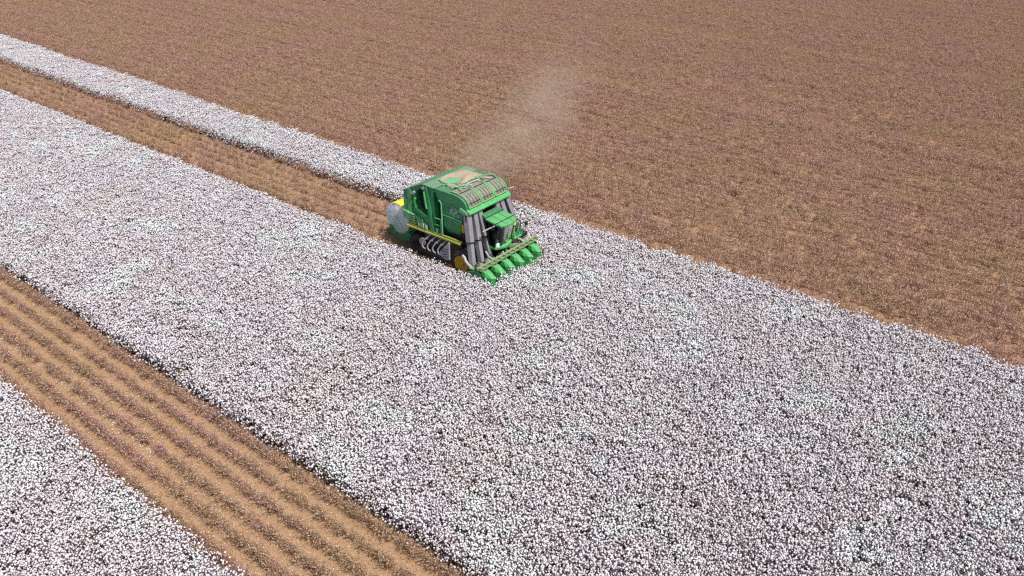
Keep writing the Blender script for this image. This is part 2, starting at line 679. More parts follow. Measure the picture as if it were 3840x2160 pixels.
n = []
n.append(put_cotton('cotton_crop', EDGE_D, 47, lambda x, y: EDGE_D + .5 * wob(x) < y < edge_a(x)
                    and not picked(x, y), 'wide white block of unpicked cotton in front of the harvester'))
n.append(put_cotton('cotton_crop', 0, EDGE_E, lambda x, y: y < EDGE_E + .4 * wob(x, 4),
                    'small corner of unpicked cotton in front of the striped stubble'))
n.append(put_stub('cotton_stubble', EDGE_E, EDGE_D + 5, lambda x, y: EDGE_E + .4 * wob(x, 4) <= y <= EDGE_D + .5 * wob(x) + .2 or in_hole(x, y),
                  'brown striped strip of picked cotton stalks with bare soil between rows', .11, .78, .03))
n.append(put_stub('cotton_stubble', EDGE_C, EDGE_B, lambda x, y: picked(x, y) and not under_machine(x - VX, y - VY),
                  'brown swath of fresh stubble trailing behind the harvester', .18, .85, .08))
n.append(put_stub('cotton_stubble', 42, 185, lambda x, y: y >= edge_a(x),
                  'vast brown field of picked cotton stalks beyond the white crop', .15, .92, .11))
mb = MB()                                           # wisps of lint dropped on the bare soil between the near rows
for k in range(1500):
    x = rng.uniform(-62, -12)
    if rng.random() < .55:
        y = 12.85 + rng.normal() * .16
        if rng.random() > .25 + .75 * max(0, math.sin(x * .9) * .5 + math.sin(x * .37 + 1) * .6):
            continue
    else:
        y = rng.uniform(10.8, 16.6)
    if in_view(x, y):
        tuft(mb, np.array([x, y + bend(x), .03]), rng.uniform(.012, .035))
lint = mb.build('loose_lint', M['lint'], fix=False, smooth=180)
tag(lint, 'scattered white wisps of lint on the soil between stubble rows', 'lint', kind='stuff')
print('plants', n)

# ------------------------------------------------------------------ the harvester (x forward, y to its left, origin under its toolbar)
H = empty('cotton_harvester', (VX, VY, 0))
tag(H, 'green six-row cotton picker with grey ducts driving through the white crop', 'cotton harvester')


def part(name, mats, mb, parent=H, smooth=None, bevel=0, label=None):
    o = mb.build(name, mats, parent, smooth, bevel)
    if label:
        o['label'] = label
    return o


# -- chassis and the dark works under the body
mb = MB()
mb.box(-7.0, -1.2, -.75, -.5, 1.25, 1.6).box(-7.0, -1.2, .5, .75, 1.25, 1.6)
mb.box(-2.45, -1.75, -1.5, 1.5, .75, 1.15).box(-6.6, -6.2, -1.3, 1.3, .6, .95)
mb.box(-6.9, -2.3, -1.35, 1.35, 1.62, 2.25)
chassis = part('chassis', M['black'], mb, bevel=.03)

# -- module chamber: rear housing with sloping rear roof
SIDE = 2.0
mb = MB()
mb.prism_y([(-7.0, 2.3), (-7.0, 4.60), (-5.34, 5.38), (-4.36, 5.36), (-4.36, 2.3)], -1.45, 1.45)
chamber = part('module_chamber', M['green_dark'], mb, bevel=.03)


def loop(cx, cz, pts_per_side, corners):
    """resample a closed polygon to an even count per edge"""
    out = []
    n = len(corners)
    for i in range(n):
        a, b = corners[i], corners[(i + 1) % n]
        for k in range(pts_per_side):
            f = k / pts_per_side
            out.append((a[0] + (b[0] - a[0]) * f, a[1] + (b[1] - a[1]) * f))
    return out


for sgn in (-1, 1):
    mb = MB()
    outer = loop(0, 0, 4, [(-7.06, 2.62), (-7.06, 4.62), (-5.34, 5.43), (-4.40, 5.40), (-4.36, 2.45), (-5.6, 2.45)])
    inner = [(-5.80, 3.55), (-5.90, 3.72), (-5.95, 3.90), (-6.03, 4.10), (-5.94, 4.32), (-6.0, 4.55), (-5.92, 4.74), (-5.80, 4.89), (-5.65, 5.0), (-5.50, 5.06), (-5.35, 5.1), (-5.2, 5.12),
             (-5.06, 5.08), (-5.0, 4.8), (-4.94, 4.4), (-4.86, 4.0), (-4.78, 3.6), (-4.74, 3.42), (-4.76, 3.28), (-4.9, 3.27), (-5.08, 3.30), (-5.28, 3.36), (-5.5, 3.43), (-5.66, 3.48)]
    inner = inner[0:1] + inner[1:]
    mb.plate_hole_y(outer, inner, sgn * SIDE, sgn * (SIDE - .45))
    wall = part('side_wall', M['green'], mb, bevel=.02)
    mb = MB()                                                     # raised frame round the opening
    fr = [(-4.95, 3.30), (-5.80, 3.60), (-5.92, 3.72), (-5.97, 3.95), (-6.05, 4.12), (-5.97, 4.32)]
    mb.tube([(x, sgn * (SIDE + .03), z) for x, z in fr], .085, 6)
    part('opening_frame', M['green_lit'], mb, wall, 40)
    mb = MB()
    mb.bar((-4.98, sgn * (SIDE + .06), 5.32), (-4.52, sgn * (SIDE + .06), 2.45), .16, .26, ref=(1, 0, 0))
    part('slanted_post', M['green'], mb, wall, bevel=.02)
    mb = MB()
    mb.tube([(-5.02, sgn * (SIDE + .2), 5.05), (-4.86, sgn * (SIDE + .2), 3.95)], .055, 8)
    part('hydraulic_ram', M['green_pale'], mb, wall, 40)
    mb = MB()
    mb.box(-6.62, -6.30, sgn * (SIDE + .002), sgn * (SIDE + .09), 2.9, 4.85)
    part('rear_post', M['green_lit'], mb, wall, bevel=.02)
    for k in range(4):                                            # upright vent slats
        mb = MB()
        x = -7.02 + k * .115
        mb.box(x, x + .055, sgn * (SIDE + .002), sgn * (SIDE + .06), 3.28, 3.98)
        part('vent_slat', M['green_pale'], mb, wall)
    mb = MB()
    mb.box(-7.04, -6.63, sgn * (SIDE + .002), sgn * (SIDE + .07), 4.0, 4.07)
    part('vent_rail', M['green_pale'], mb, wall)
    for k in range(4):                                            # stepped louvres
        z = 3.24 - k * .145
        mb = MB()
        mb.prism_y([(-7.1, z - .02), (-7.02, z + .06), (-6.62, z + .06), (-6.52, z + .0), (-6.1, z + .0), (-6.02, z - .05), (-6.05, z - .09), (-7.05, z - .08)],
                   sgn * (SIDE + .01), sgn * (SIDE + .20 - k * .02))
        part('louvre', M['green_pale'], mb, wall, bevel=.015)
    mb = MB()
    mb.tube([(-5.98, sgn * (SIDE + .1), 3.16), (-5.5, sgn * (SIDE + .12), 2.92)], .05, 6)
    mb.bar((-5.95, sgn * (SIDE + .06), 3.05), (-5.35, sgn * (SIDE + .06), 2.85), .12, .2, ref=(0, 0, 1))
    part('gate_arm', M['green_lit'], mb, wall, 40)
    for (x, z) in ((-6.02, 4.72), (-5.18, 5.2), (-6.18, 4.62)):   # round work lamps and pivots under the eave
        mb = MB()
        mb.lathe_y([(sgn * (SIDE + .0), .07), (sgn * (SIDE + .05), .11), (sgn * (SIDE + .14), .10), (sgn * (SIDE + .15), .02)], x, z, 12)
        part('work_lamp', M['greysteel'], mb, wall, 40)

# hoses and couplings that hang at the foot of the wall
for k, (x, z) in enumerate(((-5.72, 2.78), (-5.52, 2.74), (-5.33, 2.72), (-5.15, 2.70), (-5.02, 2.66))):
    mb = MB()
    mb.tube([(x, -2.02, z), (x + .04, -2.14, z - .04), (x + .06, -2.16, z - .18), (x + .02, -2.08, z - .33)], .042, 6)
    mb.box(x - .07, x + .07, -2.12, -2.02, z - .02, z + .08)
    part('hose_coupling', M['green_pale'] if k % 2 else M['palehose'], mb, smooth=40)

mb = MB()                                                         # spare roll of yellow wrap under the louvres
mb.lathe_y([(-1.95, .06), (-1.94, .25), (1.94, .25), (1.95, .06)], -6.35, 2.48, 24)
part('wrap_roll', M['yellow'], mb, smooth=40)

# -- roof of the chamber
mb = MB()
prof = [(-7.12, 4.60), (-5.36, 5.46), (-4.28, 5.42), (-4.28, 5.36), (-5.35, 5.40), (-7.10, 4.54)]
mb.prism_y(prof, -2.06, 2.06)
roof = part('chamber_roof', M['roof'], mb)
mb = MB()
mb.bar((-5.30, -2.0, 5.48), (-5.30, 2.0, 5.48), .05, .10, ref=(1, 0, 0))
part('roof_ridge', M['green'], mb, roof)
mb = MB()                                                         # bare painted patch where dust was swept off
mb.prism_z([(-4.75, -1.35), (-4.05, -1.05), (-3.72, -.35), (-3.90, .12), (-4.42, .12), (-4.72, -.60)], 5.435, 5.455)
part('clean_panel', M['green_pale'], mb, roof)
# heap of trash and lint lying on the roof
mb = MB()
nxg, nyg = 28, 40
for i in range(nxg):
    for j in range(nyg):
        u, v = i / (nxg - 1), j / (nyg - 1)
        x, y = -5.22 + u * 1.75, -1.25 + v * 2.9
        d = max(0, 1 - ((u - .5) / .5) ** 2) * max(0, 1 - ((v - .5) / .5) ** 2)
        z0 = 5.42 if x > -4.28 else 5.43
        edge = min(d - .10 + .12 * math.sin(7 * u + 3) * math.cos(9 * v), math.hypot((x + 4.2) / .55, (y + .45) / .62) - 1)
        mb.v.append((x, y, z0 + (-.03 if edge < 0 else min(.16, edge * .28)) + .012 * rng.normal()))
for i in range(nxg - 1):
    for j in range(nyg - 1):
        mb.f.append((i * nyg + j, (i + 1) * nyg + j, (i + 1) * nyg + j + 1, i * nyg + j + 1))
        mb.mi.append(0)


def trash_mat():
    mt, t, p = new_mat('roof_trash')
    c = mixc(t, ramp(t, noise(t, 3.5, 5), .3, .7), (.40, .29, .20), (.47, .39, .30))
    c = mixc(t, ramp(t, noise(t, 26, 4), .60, .72), c, (.66, .58, .50))
    t.links.new(c, p.inputs['Base Color'])
    p.inputs['Roughness'].default_value = .95
    p.inputs['Specular IOR Level'].default_value = .1
    return mt


M['trash'] = trash_mat()
part('trash_layer', M['trash'], mb, roof, 60, label='tan layer of dust and plant trash lying on the roof')

# -- accumulator basket in front: side cheeks, curved front, screens
BP = [(-4.25, 5.33), (-3.97, 4.62), (-1.66, 4.52), (-1.68, 4.78), (-1.76, 4.98), (-1.90, 5.14), (-2.10, 5.26), (-2.42, 5.34), (-2.80, 5.37), (-4.20, 5.38)]
mb = MB()
mb.prism_y(BP, -1.9, 1.9)
basket = part('accumulator_basket', M['green'], mb, smooth=25)
for sgn in (-1, 1):
    mb = MB()
    mb.prism_y([(x, z + (.03 if z > 4.7 else -.02)) for x, z in BP], sgn * 1.903, sgn * 2.03)
    part('basket_cheek', M['green'], mb, basket, bevel=.02)
    mb = MB()
    mb.prism_y([(-2.22, 4.44), (-2.12, 4.70), (-1.60, 4.52), (-1.58, 4.34)], sgn * 2.035, sgn * 2.11)
    part('visor_tab', M['green_pale'], mb, basket, bevel=.01)
mb = MB()
mb.prism_y([(-1.70, 4.66), (-1.40, 4.44), (-1.40, 4.36), (-1.72, 4.52)], -2.0, 2.0)
part('visor', M['green_lit'], mb, basket, bevel=.015)


def on_curve(s, off=0.0):
    """point on the basket's curved top, s metres back from the visor"""
    pts = [Vector((x, z)) for x, z in BP[2:]]
    L = 0
    for a, b in zip(pts, pts[1:]):
        d = (b - a).length
        if L + d >= s:
            q = a + (b - a) * ((s - L) / d)
            nrm = Vector(((b - a).y, -(b - a).x)).normalized()
            if nrm.dot(Vector((1, 1))) < 0:
                nrm = -nrm
            return q.x + nrm.x * off, q.y + nrm.y * off
        L += d
    return pts[-1].x, pts[-1].y + off


S0, S1 = .18, 1.95
for bay, (ya, yb) in enumerate(((-1.80, -.70), (-.52, .52), (.70, 1.80))):
    mb = MB()                                                     # mesh screen following the curve
    segs = 14
    ringsv = []
    for k in range(segs + 1):
        s_ = S0 + (S1 - S0) * k / segs
        a, b = on_curve(s_, .012), on_curve(s_, .045)
        ringsv.append([(a[0], ya, a[1]), (b[0], ya, b[1]), (b[0], yb, b[1]), (a[0], yb, a[1])])
    mb.rings(ringsv)
    scr = part('screen', M['mesh'], mb, basket, 40)
    for yy in (ya, yb):                                           # hooped frame of the screen
        mb = MB()
        mb.tube([(on_curve(S0 + (S1 - S0) * k / 14, .07)[0], yy, on_curve(S0 + (S1 - S0) * k / 14, .07)[1]) for k in range(15)], .04, 6)
        part('screen_hoop', M['hoop'], mb, scr, 40)
    for q in range(1, 4):
        yy = ya + (yb - ya) * q / 4
        mb = MB()
        mb.tube([(on_curve(S0 + .9 * k / 8, .06)[0], yy, on_curve(S0 + .9 * k / 8, .06)[1]) for k in range(9)], .016, 5)
        part('screen_bar', M['black'], mb, scr)
    for s_ in (.42, .98, 1.30):
        a = on_curve(s_, .07)
        mb = MB()
        mb.tube([(a[0], ya, a[1]), (a[0], yb, a[1])], .022 if s_ < 1.2 else .03, 5)
        part('screen_bar', M['black'] if s_ != .98 else M['green_pale'], mb, scr)
    a = on_curve(S0, .07)
    mb = MB()
    mb.tube([(a[0], ya, a[1]), (a[0], yb, a[1])], .045, 6)
    part('screen_hoop', M['hoop'], mb, scr, 40)
for yy in (-.61, .61):                                            # straps between the screens
    mb = MB()
    ringsv = []
    for k in range(13):
        s_ = .02 + 1.3 * k / 12
        a, b = on_curve(s_, .01), on_curve(s_, .06)
        ringsv.append([(a[0], yy - .08, a[1]), (b[0], yy - .08, b[1]), (b[0], yy + .08, b[1]), (a[0], yy + .08, a[1])])
    mb.rings(ringsv)
    part('screen_strap', M['green_lit'], mb, basket, 40)

rnd = random.Random(3)
for k, (x0, y0, x1, y1) in enumerate(((-4.0, -1.2, -3.2, -.9), (-3.9, -1.0, -3.0, -.7), (-3.5, -1.4, -2.7, -.8), (-3.2, -.9, -2.6, -.4), (-3.3, -1.5, -2.9, -.5),
                                      (-3.4, .45, -2.7, .9), (-3.2, .9, -2.6, 1.4), (-3.3, 1.3, -2.5, 1.75), (-4.9, -.9, -3.6, -1.0), (-3.1, -.3, -2.9, .6))):
    mb = MB()                                                     # hoses lying over the top
    pth = []
    for q in range(9):
        f = q / 8
        bow = math.sin(math.pi * f) * (.22 if k % 2 else -.2)
        pth.append((x0 + (x1 - x0) * f + bow * .4, y0 + (y1 - y0) * f + bow, 5.45 + .09 * math.sin(math.pi * f) + .02 * rnd.random()))
    mb.tube(pth, .038, 6)
    part('roof_hose', M['hoop'] if k % 3 else M['palehose'], mb, basket, 40)
for (x, y) in ((-2.95, -.61), (-2.95, .61), (-3.35, -1.1), (-3.3, .9), (-2.75, -1.3)):
    mb = MB()
    mb.box(x - .12, x + .12, y - .07, y + .07, 5.40, 5.52).box(x - .05, x + .05, y - .12, y + .12, 5.44, 5.56)
    part('hinge_block', M['hoop'], mb, basket, bevel=.02)
mb = MB()
mb.tube([(-1.8, 1.95, 4.72), (-1.55, 2.5, 4.76)], .035, 6)
part('marker_arm', M['palehose'], mb, basket)

# -- middle of the body: dark recess, radiator screen, hull
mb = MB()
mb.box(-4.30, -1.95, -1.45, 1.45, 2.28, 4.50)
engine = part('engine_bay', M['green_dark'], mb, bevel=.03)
mb = MB()
mb.box(-4.05, -2.05, -1.62, -1.47, 4.0, 4.48)
part('bay_panel', M['green_dark'], mb, engine, bevel=.02)
mb = MB()
mb.box(-4.34, -3.98, -1.75, -1.48, 4.58, 4.78)
part('bay_panel', M['green'], mb, engine, bevel=.02)
for sgn in (-1, 1):
    mb = MB()
    mb.box(-3.70, -2.10, sgn * 1.5, sgn * 1.93, 3.78, 4.50)
    side = part('radiator_housing', M['green'], mb, bevel=.03)
    mb = MB()
    mb.box(-3.56, -2.36, sgn * 1.935, sgn * 1.96, 3.90, 4.44)
    scr = part('radiator_screen', M['green'], mb, side)
    k = 0
    for row in range(7):                                          # lint caught in the screen
        for q in range(4 if row % 2 else 3):
            x = -3.22 + rnd.uniform(0, .82)
            z = 3.94 + row * .07
            mb = MB()
            mb.bar((x, sgn * 1.963, z), (x + rnd.uniform(-.1, .16), sgn * 1.963, z + rnd.uniform(.02, .14)), .03, .03 + rnd.uniform(0, .03), ref=(0, 1, 0))
            part('lint_wisp', M['white'] if rnd.random() < .6 else M['greysteel'], mb, scr)
    mb = MB()
    mb.bar((-3.72, sgn * 1.98, 3.80), (-2.08, sgn * 1.98, 3.76), .05, .06, ref=(0, 0, 1))
    part('screen_rail', M['green_pale'], mb, side)
    mb = MB()
    mb.bar((-3.78, sgn * 2.0, 4.60), (-2.10, sgn * 2.0, 4.54), .06, .09, ref=(0, 0, 1))
    part('screen_rail', M['green_pale'], mb, side)
    mb = MB()                                                     # moulded side hull with turned-in lower edge
    hp = [(-3.66, 3.72), (-2.12, 3.72), (-2.05, 3.40), (-2.22, 3.02), (-3.50, 2.95), (-3.66, 3.05)]
    lo = [(-3.58, 2.75), (-3.45, 2.62), (-2.40, 2.66), (-2.22, 2.85)]
    mb.prism_y(hp, sgn * 1.46, sgn * 1.97)
    hull = part('side_hull', M['green'], mb, bevel=.04)
    mb = MB()
    mb.rings([[(-3.62, sgn * 1.965, 3.02), (-2.24, sgn * 1.965, 3.06), (-2.24, sgn * 1.5, 3.06), (-3.62, sgn * 1.5, 3.02)],
              [(-3.48, sgn * 1.80, 2.64), (-2.38, sgn * 1.80, 2.70), (-2.38, sgn * 1.5, 2.70), (-3.48, sgn * 1.5, 2.64)]])
    part('hull_skirt', M['green'], mb, hull)
    mb = MB()
    mb.tube([(-2.02, sgn * 1.86, 3.56), (-2.04, sgn * 1.86, 3.02)], .15, 14)
    part('amber_lens', M['rimyel'], mb, hull, 40)

# -- walkway with its rail along each side, ladder, handrail
for sgn in (-1, 1):
    mb = MB()
    mb.box(-6.72, -1.95, sgn * 1.72, sgn * 2.02, 2.27, 2.33)
    walk = part('walkway', M['black'], mb)
    for (y, z) in ((2.06, 2.40), (2.20, 2.31)):
        mb = MB()
        mb.bar((-6.74, sgn * y, z), (-2.1, sgn * y, z - .03), .10, .10, ref=(0, 1, 0))
        part('walkway_rail', M['railyel'], mb, walk)
    for x in (-6.4, -5.2, -4.0, -2.8):
        mb = MB()
        mb.bar((x, sgn * 1.9, 2.29), (x + .15, sgn * .8, 1.7), .08, .08)
        part('walkway_bracket', M['black'], mb, walk)
    mb = MB()
    mb.tube([(-3.90, sgn * 2.05, 4.70), (-3.74, sgn * 2.12, 4.72), (-3.64, sgn * 2.12, 4.55), (-3.66, sgn * 2.1, 2.42)], .045, 8)
    part('handrail', M['green_pale'], mb, smooth=40)
    lad = empty('boarding_ladder', (0, 0, 0), H)
    for x in (-4.60, -3.88):
        mb = MB()
        mb.bar((x, sgn * 1.98, 2.38), (x, sgn * 1.98, 3.44), .07, .06)
        part('stile', M['green'], mb, lad)
    for z in (2.94, 3.38):
        mb = MB()
        mb.bar((-4.60, sgn * 1.98, z), (-3.88, sgn * 1.98, z), .05, .05)
        part('rung', M['green_pale'], mb, lad)
    mb = MB()
    mb.box(-4.48, -4.14, sgn * 1.78, sgn * 2.0, 2.34, 2.68)
    part('battery_box', M['green_pale'], mb, bevel=.04)
    mb = MB()
    mb.box(-2.95, -1.92, sgn * 1.35, sgn * 1.78, 2.12, 3.0)
    cov = part('fan_cover', M['black'], mb, bevel=.04)
    for k in range(4):
        mb = MB()
        mb.box(-2.86 + k * .25, -2.82 + k * .25, sgn * 1.782, sgn * 1.82, 2.16, 2.95)
        part('cover_rib', M['black'], mb, cov)

# -- grey swing ladder folded up under the right walkway
sl = empty('swing_ladder', (0, 0, 0), H)
for k in range(5):
    x = -5.22 + k * .45
    dz = -.012 * k
    mb = MB()
    mb.tube([(x + .52, -2.16, 2.15 + dz), (x + .12, -2.30, 1.72 + dz), (x - .02, -2.36, 1.48 + dz), (x, -2.38, 1.30 + dz), (x + .10, -2.38, 1.20 + dz), (x + .28, -2.36, 1.16 + dz)], .045, 7)
    part('bent_rod', M['greysteel'], mb, sl, 40)
    mb = MB()
    mb.bar((x + .12, -2.25, 1.82 + dz), (x + .34, -2.25, 1.90 + dz), .10, .05)
    part('rod_clamp', M['greysteel'], mb, sl)
mb = MB()
mb.prism_y([(-3.68, 1.38), (-2.95, 2.22), (-2.86, 2.22), (-2.88, 1.02), (-3.28, .92), (-3.70, 1.15)], -2.40, -2.30)
pl = part('side_plate', M['greysteel'], mb, sl, bevel=.015)
for k in range(4):
    mb = MB()
    f = k / 3
    mb.bar((-3.55 + .30 * (1 - f) * .5, -2.42, 1.12 + f * .52), (-2.92, -2.42, 1.24 + f * .52), .03, .03)
    part('plate_rib', M['black'], mb, pl)
mb = MB()
mb.lathe_y([(-2.30, .02), (-2.30, .27), (-2.24, .27), (-2.24, .02)], -5.30, 1.55, 18)
part('pivot_plate', M['duct'], mb, sl, 40)
mb = MB()
mb.bar((-5.45, -2.36, 1.12), (-3.40, -2.36, .86), .14, .26, ref=(0, 0, 1))
part('lower_beam', M['black'], mb, sl, bevel=.02)
mb = MB()
mb.box(-5.2, -3.1, -2.12, -2.04, 1.2, 2.1)
part('step_back', M['black'], mb, sl)


# -- wheels
def wheel(name, x, y, r, wdt, rim_r, sgn, lugs=22, paint='rimyel'):
    wt = empty(name, (x, y, r), H)
    h = wdt / 2
    mb = MB()
    mb.lathe_y([(-h, rim_r), (-h * .98, rim_r + .06), (-h, r * .80), (-h * .82, r * .95), (-h * .4, r), (h * .4, r), (h * .82, r * .95), (h, r * .80), (h * .98, rim_r + .06), (h, rim_r)], 0, 0, 44, False)
    ty = mb.build('tyre', M['tyre'], wt, 50)
    for k in range(lugs):
        a = 2 * math.pi * k / lugs
        mb = MB()
        for s2 in (-1, 1):
            a2 = a + s2 * .05
            p = Vector((math.cos(a2) * (r + .005), s2 * h * .05, math.sin(a2) * (r + .005)))
            q = Vector((math.cos(a2 + .16) * (r * .97), s2 * h * .95, math.sin(a2 + .16) * (r * .97)))
            mb.bar(p, q, .075, .05, ref=(math.cos(a2), 0, math.sin(a2)))
        mb.build('tread_lug', M['tyre'], ty)
    mb = MB()
    yo = sgn * h
    mb.lathe_y([(yo * .55, .04), (yo * .50, rim_r * .35), (yo * .62, rim_r * .62), (yo * .86, rim_r * .82), (yo * 1.0, rim_r * 1.0), (yo * .2, rim_r * .99), (yo * .1, .04)], 0, 0, 28)
    rm = mb.build('rim', M[paint], wt, 35)
    mb = MB()
    mb.lathe_y([(yo * .5, .13), (yo * .78, .13), (yo * .8, .03)], 0, 0, 12)
    mb.build('hub', M[paint], rm, 35)
    return wt


for sgn in (-1, 1):
    wheel('front_wheel', -2.05, sgn * 1.95, .93, .55, .56, sgn)
    wheel('front_wheel', -2.05, sgn * 1.30, .93, .50, .56, sgn)
    wheel('rear_wheel', -6.40, sgn * 1.45, .74, .48, .40, sgn, 18, 'black')  # rear rims coloured black to stand for the shadow under the body

# -- six grey air ducts fanning out from the visor to the picking units
for sgn in (-1, 1):
    for k, (yt, yb, xb, zb) in enumerate(((-1.80, -2.42, -.92, 1.30), (-1.26, -1.62, -.90, 1.20), (-.84, -.80, -.90, 1.25))):
        yt, yb = yt * -sgn, yb * -sgn
        top = Vector((-1.82, yt, 4.40))
        bot = Vector((xb, yb, zb))
        mid = top.lerp(bot, .58)
        dn = (bot - top).normalized()
        mb = MB()
        mb.bar(top, mid, .42, .34)
        duct = part('air_duct', M['duct'], mb, bevel=.03)
        mb = MB()
        mb.bar(mid - dn * .04, bot + Vector((0, 0, 0)), .36, .28)
        part('lower_duct', M['duct'], mb, duct, bevel=.03)
        mb = MB()
        mb.bar(mid - dn * .07, mid + dn * .01, .46, .38)
        part('duct_collar', M['black'], mb, duct)
        mb = MB()
        mb.bar(top + dn * .0, top + dn * .16, .50, .42)
        part('duct_collar', M['duct'], mb, duct)

for yy in (-2.05, -.55, .55, 2.05):
    mb = MB()
    mb.tube([(-1.72, yy, 4.5), (-1.62, yy, 3.3)], .04, 6)
    part('visor_strut', M['black'], mb)
mb = MB()
mb.bar((-1.55, -.55, 4.60), (-1.55, .28, 4.60), .05, .06).bar((-1.55, -.55, 4.22), (-1.55, .28, 4.22), .05, .06)
mb.bar((-1.55, -.55, 4.58), (-1.55, -.55, 4.24), .05, .06).bar((-1.55, .28, 4.58), (-1.55, .28, 4.24), .05, .06)
part('inspection_frame', M['green_pale'], mb)
mb = MB()
mb.box(-1.93, -1.90, -1.9, 1.9, 2.3, 4.5)
part('bulkhead', M['black'], mb)

# -- cab
cab = empty('cab', (0, 0, 0), H)
FL = 2.02


def front(z, y):
    """x of the curved windscreen at height z, width y"""
    f = (z - FL) / (3.62 - FL)
    return -.50 + .38 * f + .28 * (1 - (y / .80) ** 2) * (1 - .25 * f)


mb = MB()
plan = [(-1.55, -.80), (-.55, -.82)] + [(front(FL, y) + .10, y) for y in np.linspace(-.82, .82, 9)] + [(-.55, .82), (-1.55, .80)]
mb.prism_z(plan, FL - .16, FL)
part('cab_floor', M['green_lit'], mb, cab, bevel=.03)
mb = MB()
mb.box(-1.58, -1.50, -.80, .80, FL, 3.85)
part('cab_back', M['black'], mb, cab)
mb = MB()
nz, ny = 6, 12
for i in range(nz):
    z = FL + (3.62 - FL) * i / (nz - 1)
    for j in range(ny):
        y = -.78 + 1.56 * j / (ny - 1)
        mb.v.append((front(z, y), y, z))
for i in range(nz - 1):
    for j in range(ny - 1):
        mb.f.append((i * ny + j, i * ny + j + 1, (i + 1) * ny + j + 1, (i + 1) * ny + j)); mb.mi.append(0)
part('windscreen', M['glass'], mb, cab, 60)
for sgn in (-1, 1):
    mb = MB()
    y = sgn * .79
    mb.prism_y([(-1.5, FL), (front(FL, .8), FL), (front(3.62, .8), 3.62), (-1.5, 3.80)], y - .008, y + .008)
    part('side_window', M['glass'], mb, cab)
    for (xa, xb) in ((front(FL, .8), front(3.62, .8)), (-1.0, -.92)):
        mb = MB()
        mb.bar((xa, sgn * .80, FL), (xb, sgn * .80, 3.68), .07, .06)
        part('cab_pillar', M['black'], mb, cab)
# roof: rear hump, main panel, front brow
rplan = [(-1.18, -.86), (-.30, -.88), (-.02, -.80), (.12, -.55), (.20, -.2), (.22, 0), (.20, .2), (.12, .55), (-.02, .80), (-.30, .88), (-1.18, .86)]
mb = MB()
n_ = len(rplan)
def rz(x): return 3.83 - (x + 1.2) * .145
mb.rings([[(x, y, rz(x) - .13) for x, y in rplan], [(x, y, rz(x)) for x, y in rplan]])
croof = part('cab_roof', M['green_lit'], mb, cab, bevel=.03)
mb = MB()
mb.prism_y([(-1.62, 3.76), (-1.60, 3.98), (-1.26, 3.99), (-1.16, 3.86), (-1.18, 3.74)], -.84, .84)
part('roof_hump', M['green'], mb, croof, bevel=.04)
mb = MB()
mb.bar((-.30, -.90, rz(-.3) + .012), (-.30, .98, rz(-.3) + .012), .03, .05, ref=(1, 0, 0))
part('roof_seam', M['black'], mb, croof)
mb = MB()
mb.bar((-1.155, -.88, 3.835), (-1.155, .92, 3.835), .03, .05, ref=(1, 0, 0))
part('roof_seam', M['black'], mb, croof)
for y in (-.30, .30):
    mb = MB()
    mb.bar((-1.1, y, rz(-1.1) + .004), (.10, y, rz(.10) + .004), .02, .025)
    part('roof_seam', M['green_dark'], mb, croof)
for k, y in enumerate((-.62, -.42, -.22, .22, .42, .62)):
    mb = MB()
    x = .14 - .30 * (abs(y) / .8) ** 2
    mb.box(x - .06, x + .05, y - .07, y + .07, 3.44, 3.55)
    part('front_lamp', M['greysteel'], mb, croof, bevel=.02)
# seat, column, console, seen through the glass
seat = empty('driver_seat', (0, 0, 0), cab)
mb = MB(); mb.box(-1.15, -.70, -.24, .24, 2.42, 2.56).box(-1.05, -.85, -.12, .12, FL, 2.42); mb.build('seat_cushion', M['seat'], seat, bevel=.04)
mb = MB(); mb.bar((-1.12, 0, 2.5), (-1.28, 0, 3.2), .12, .46); mb.build('seat_back', M['seat'], seat, bevel=.04)
mb = MB(); mb.tube([(-.48, 0, FL), (-.62, 0, 2.62)], .05, 8); part('steering_column', M['black'], mb, cab)
mb = MB(); mb.tube([(-.64 + .07 * math.sin(a), .19 * math.cos(a), 2.66 + .17 * math.sin(a)) for a in np.linspace(0, 6.283, 17)], .018, 6); part('steering_wheel', M['black'], mb, cab)
mb = MB(); mb.box(-1.2, -.6, -.66, -.36, FL, 2.62); part('console', M['greysteel'], mb, cab, bevel=.03)
mb = MB(); mb.tube([(-.40, -.84, 3.55), (-.62, -1.2, 3.42), (-.80, -1.55, 3.30)], .04, 6); arm = part('mirror_arm', M['palehose'], mb, cab)
mb = MB(); mb.box(-.54, -.46, -1.05, -.90, 3.28, 3.56); part('mirror', M['black'], mb, cab, bevel=.02)

# -- left platform with lattice railing and beacon
plat = empty('cab_platform', (0, 0, 0), H)
mb = MB(); mb.box(-1.35, -.20, .86, 1.62, 2.06, 2.13); mb.build('deck', M['green_lit'], plat)
mb = MB(); mb.box(-.36, -.30, .90, 1.85, 2.13, 2.40); mb.build('kick_panel', M['green_lit'], plat)
rl = empty('railing', (0, 0, 0), plat)
for (x, y) in ((-.30, .95), (-.30, 1.25), (-.30, 1.58), (-.75, 1.60), (-1.30, 1.60)):
    mb = MB(); mb.tube([(x, y, 2.1), (x, y, 3.08)], .026, 6); mb.build('post', M['green'], rl)
for z in (2.45, 2.76, 3.08):
    mb = MB(); mb.tube([(-.30, .95, z), (-.30, 1.6, z), (-1.30, 1.6, z)], .026, 6); mb.build('rail', M['green'], rl)
for k in range(3):
    mb = MB(); mb.tube([(-.30, .95 + k * .21, 2.15), (-.30, 1.16 + k * .21, 3.05)], .016, 5); mb.build('lattice_bar', M['green_dark'], rl)
    mb = MB(); mb.tube([(-.30, 1.16 + k * .21, 2.15), (-.30, .95 + k * .21, 3.05)], .016, 5); mb.build('lattice_bar', M['green_dark'], rl)
bc = empty('beacon', (-.28, .90, 3.12), H)
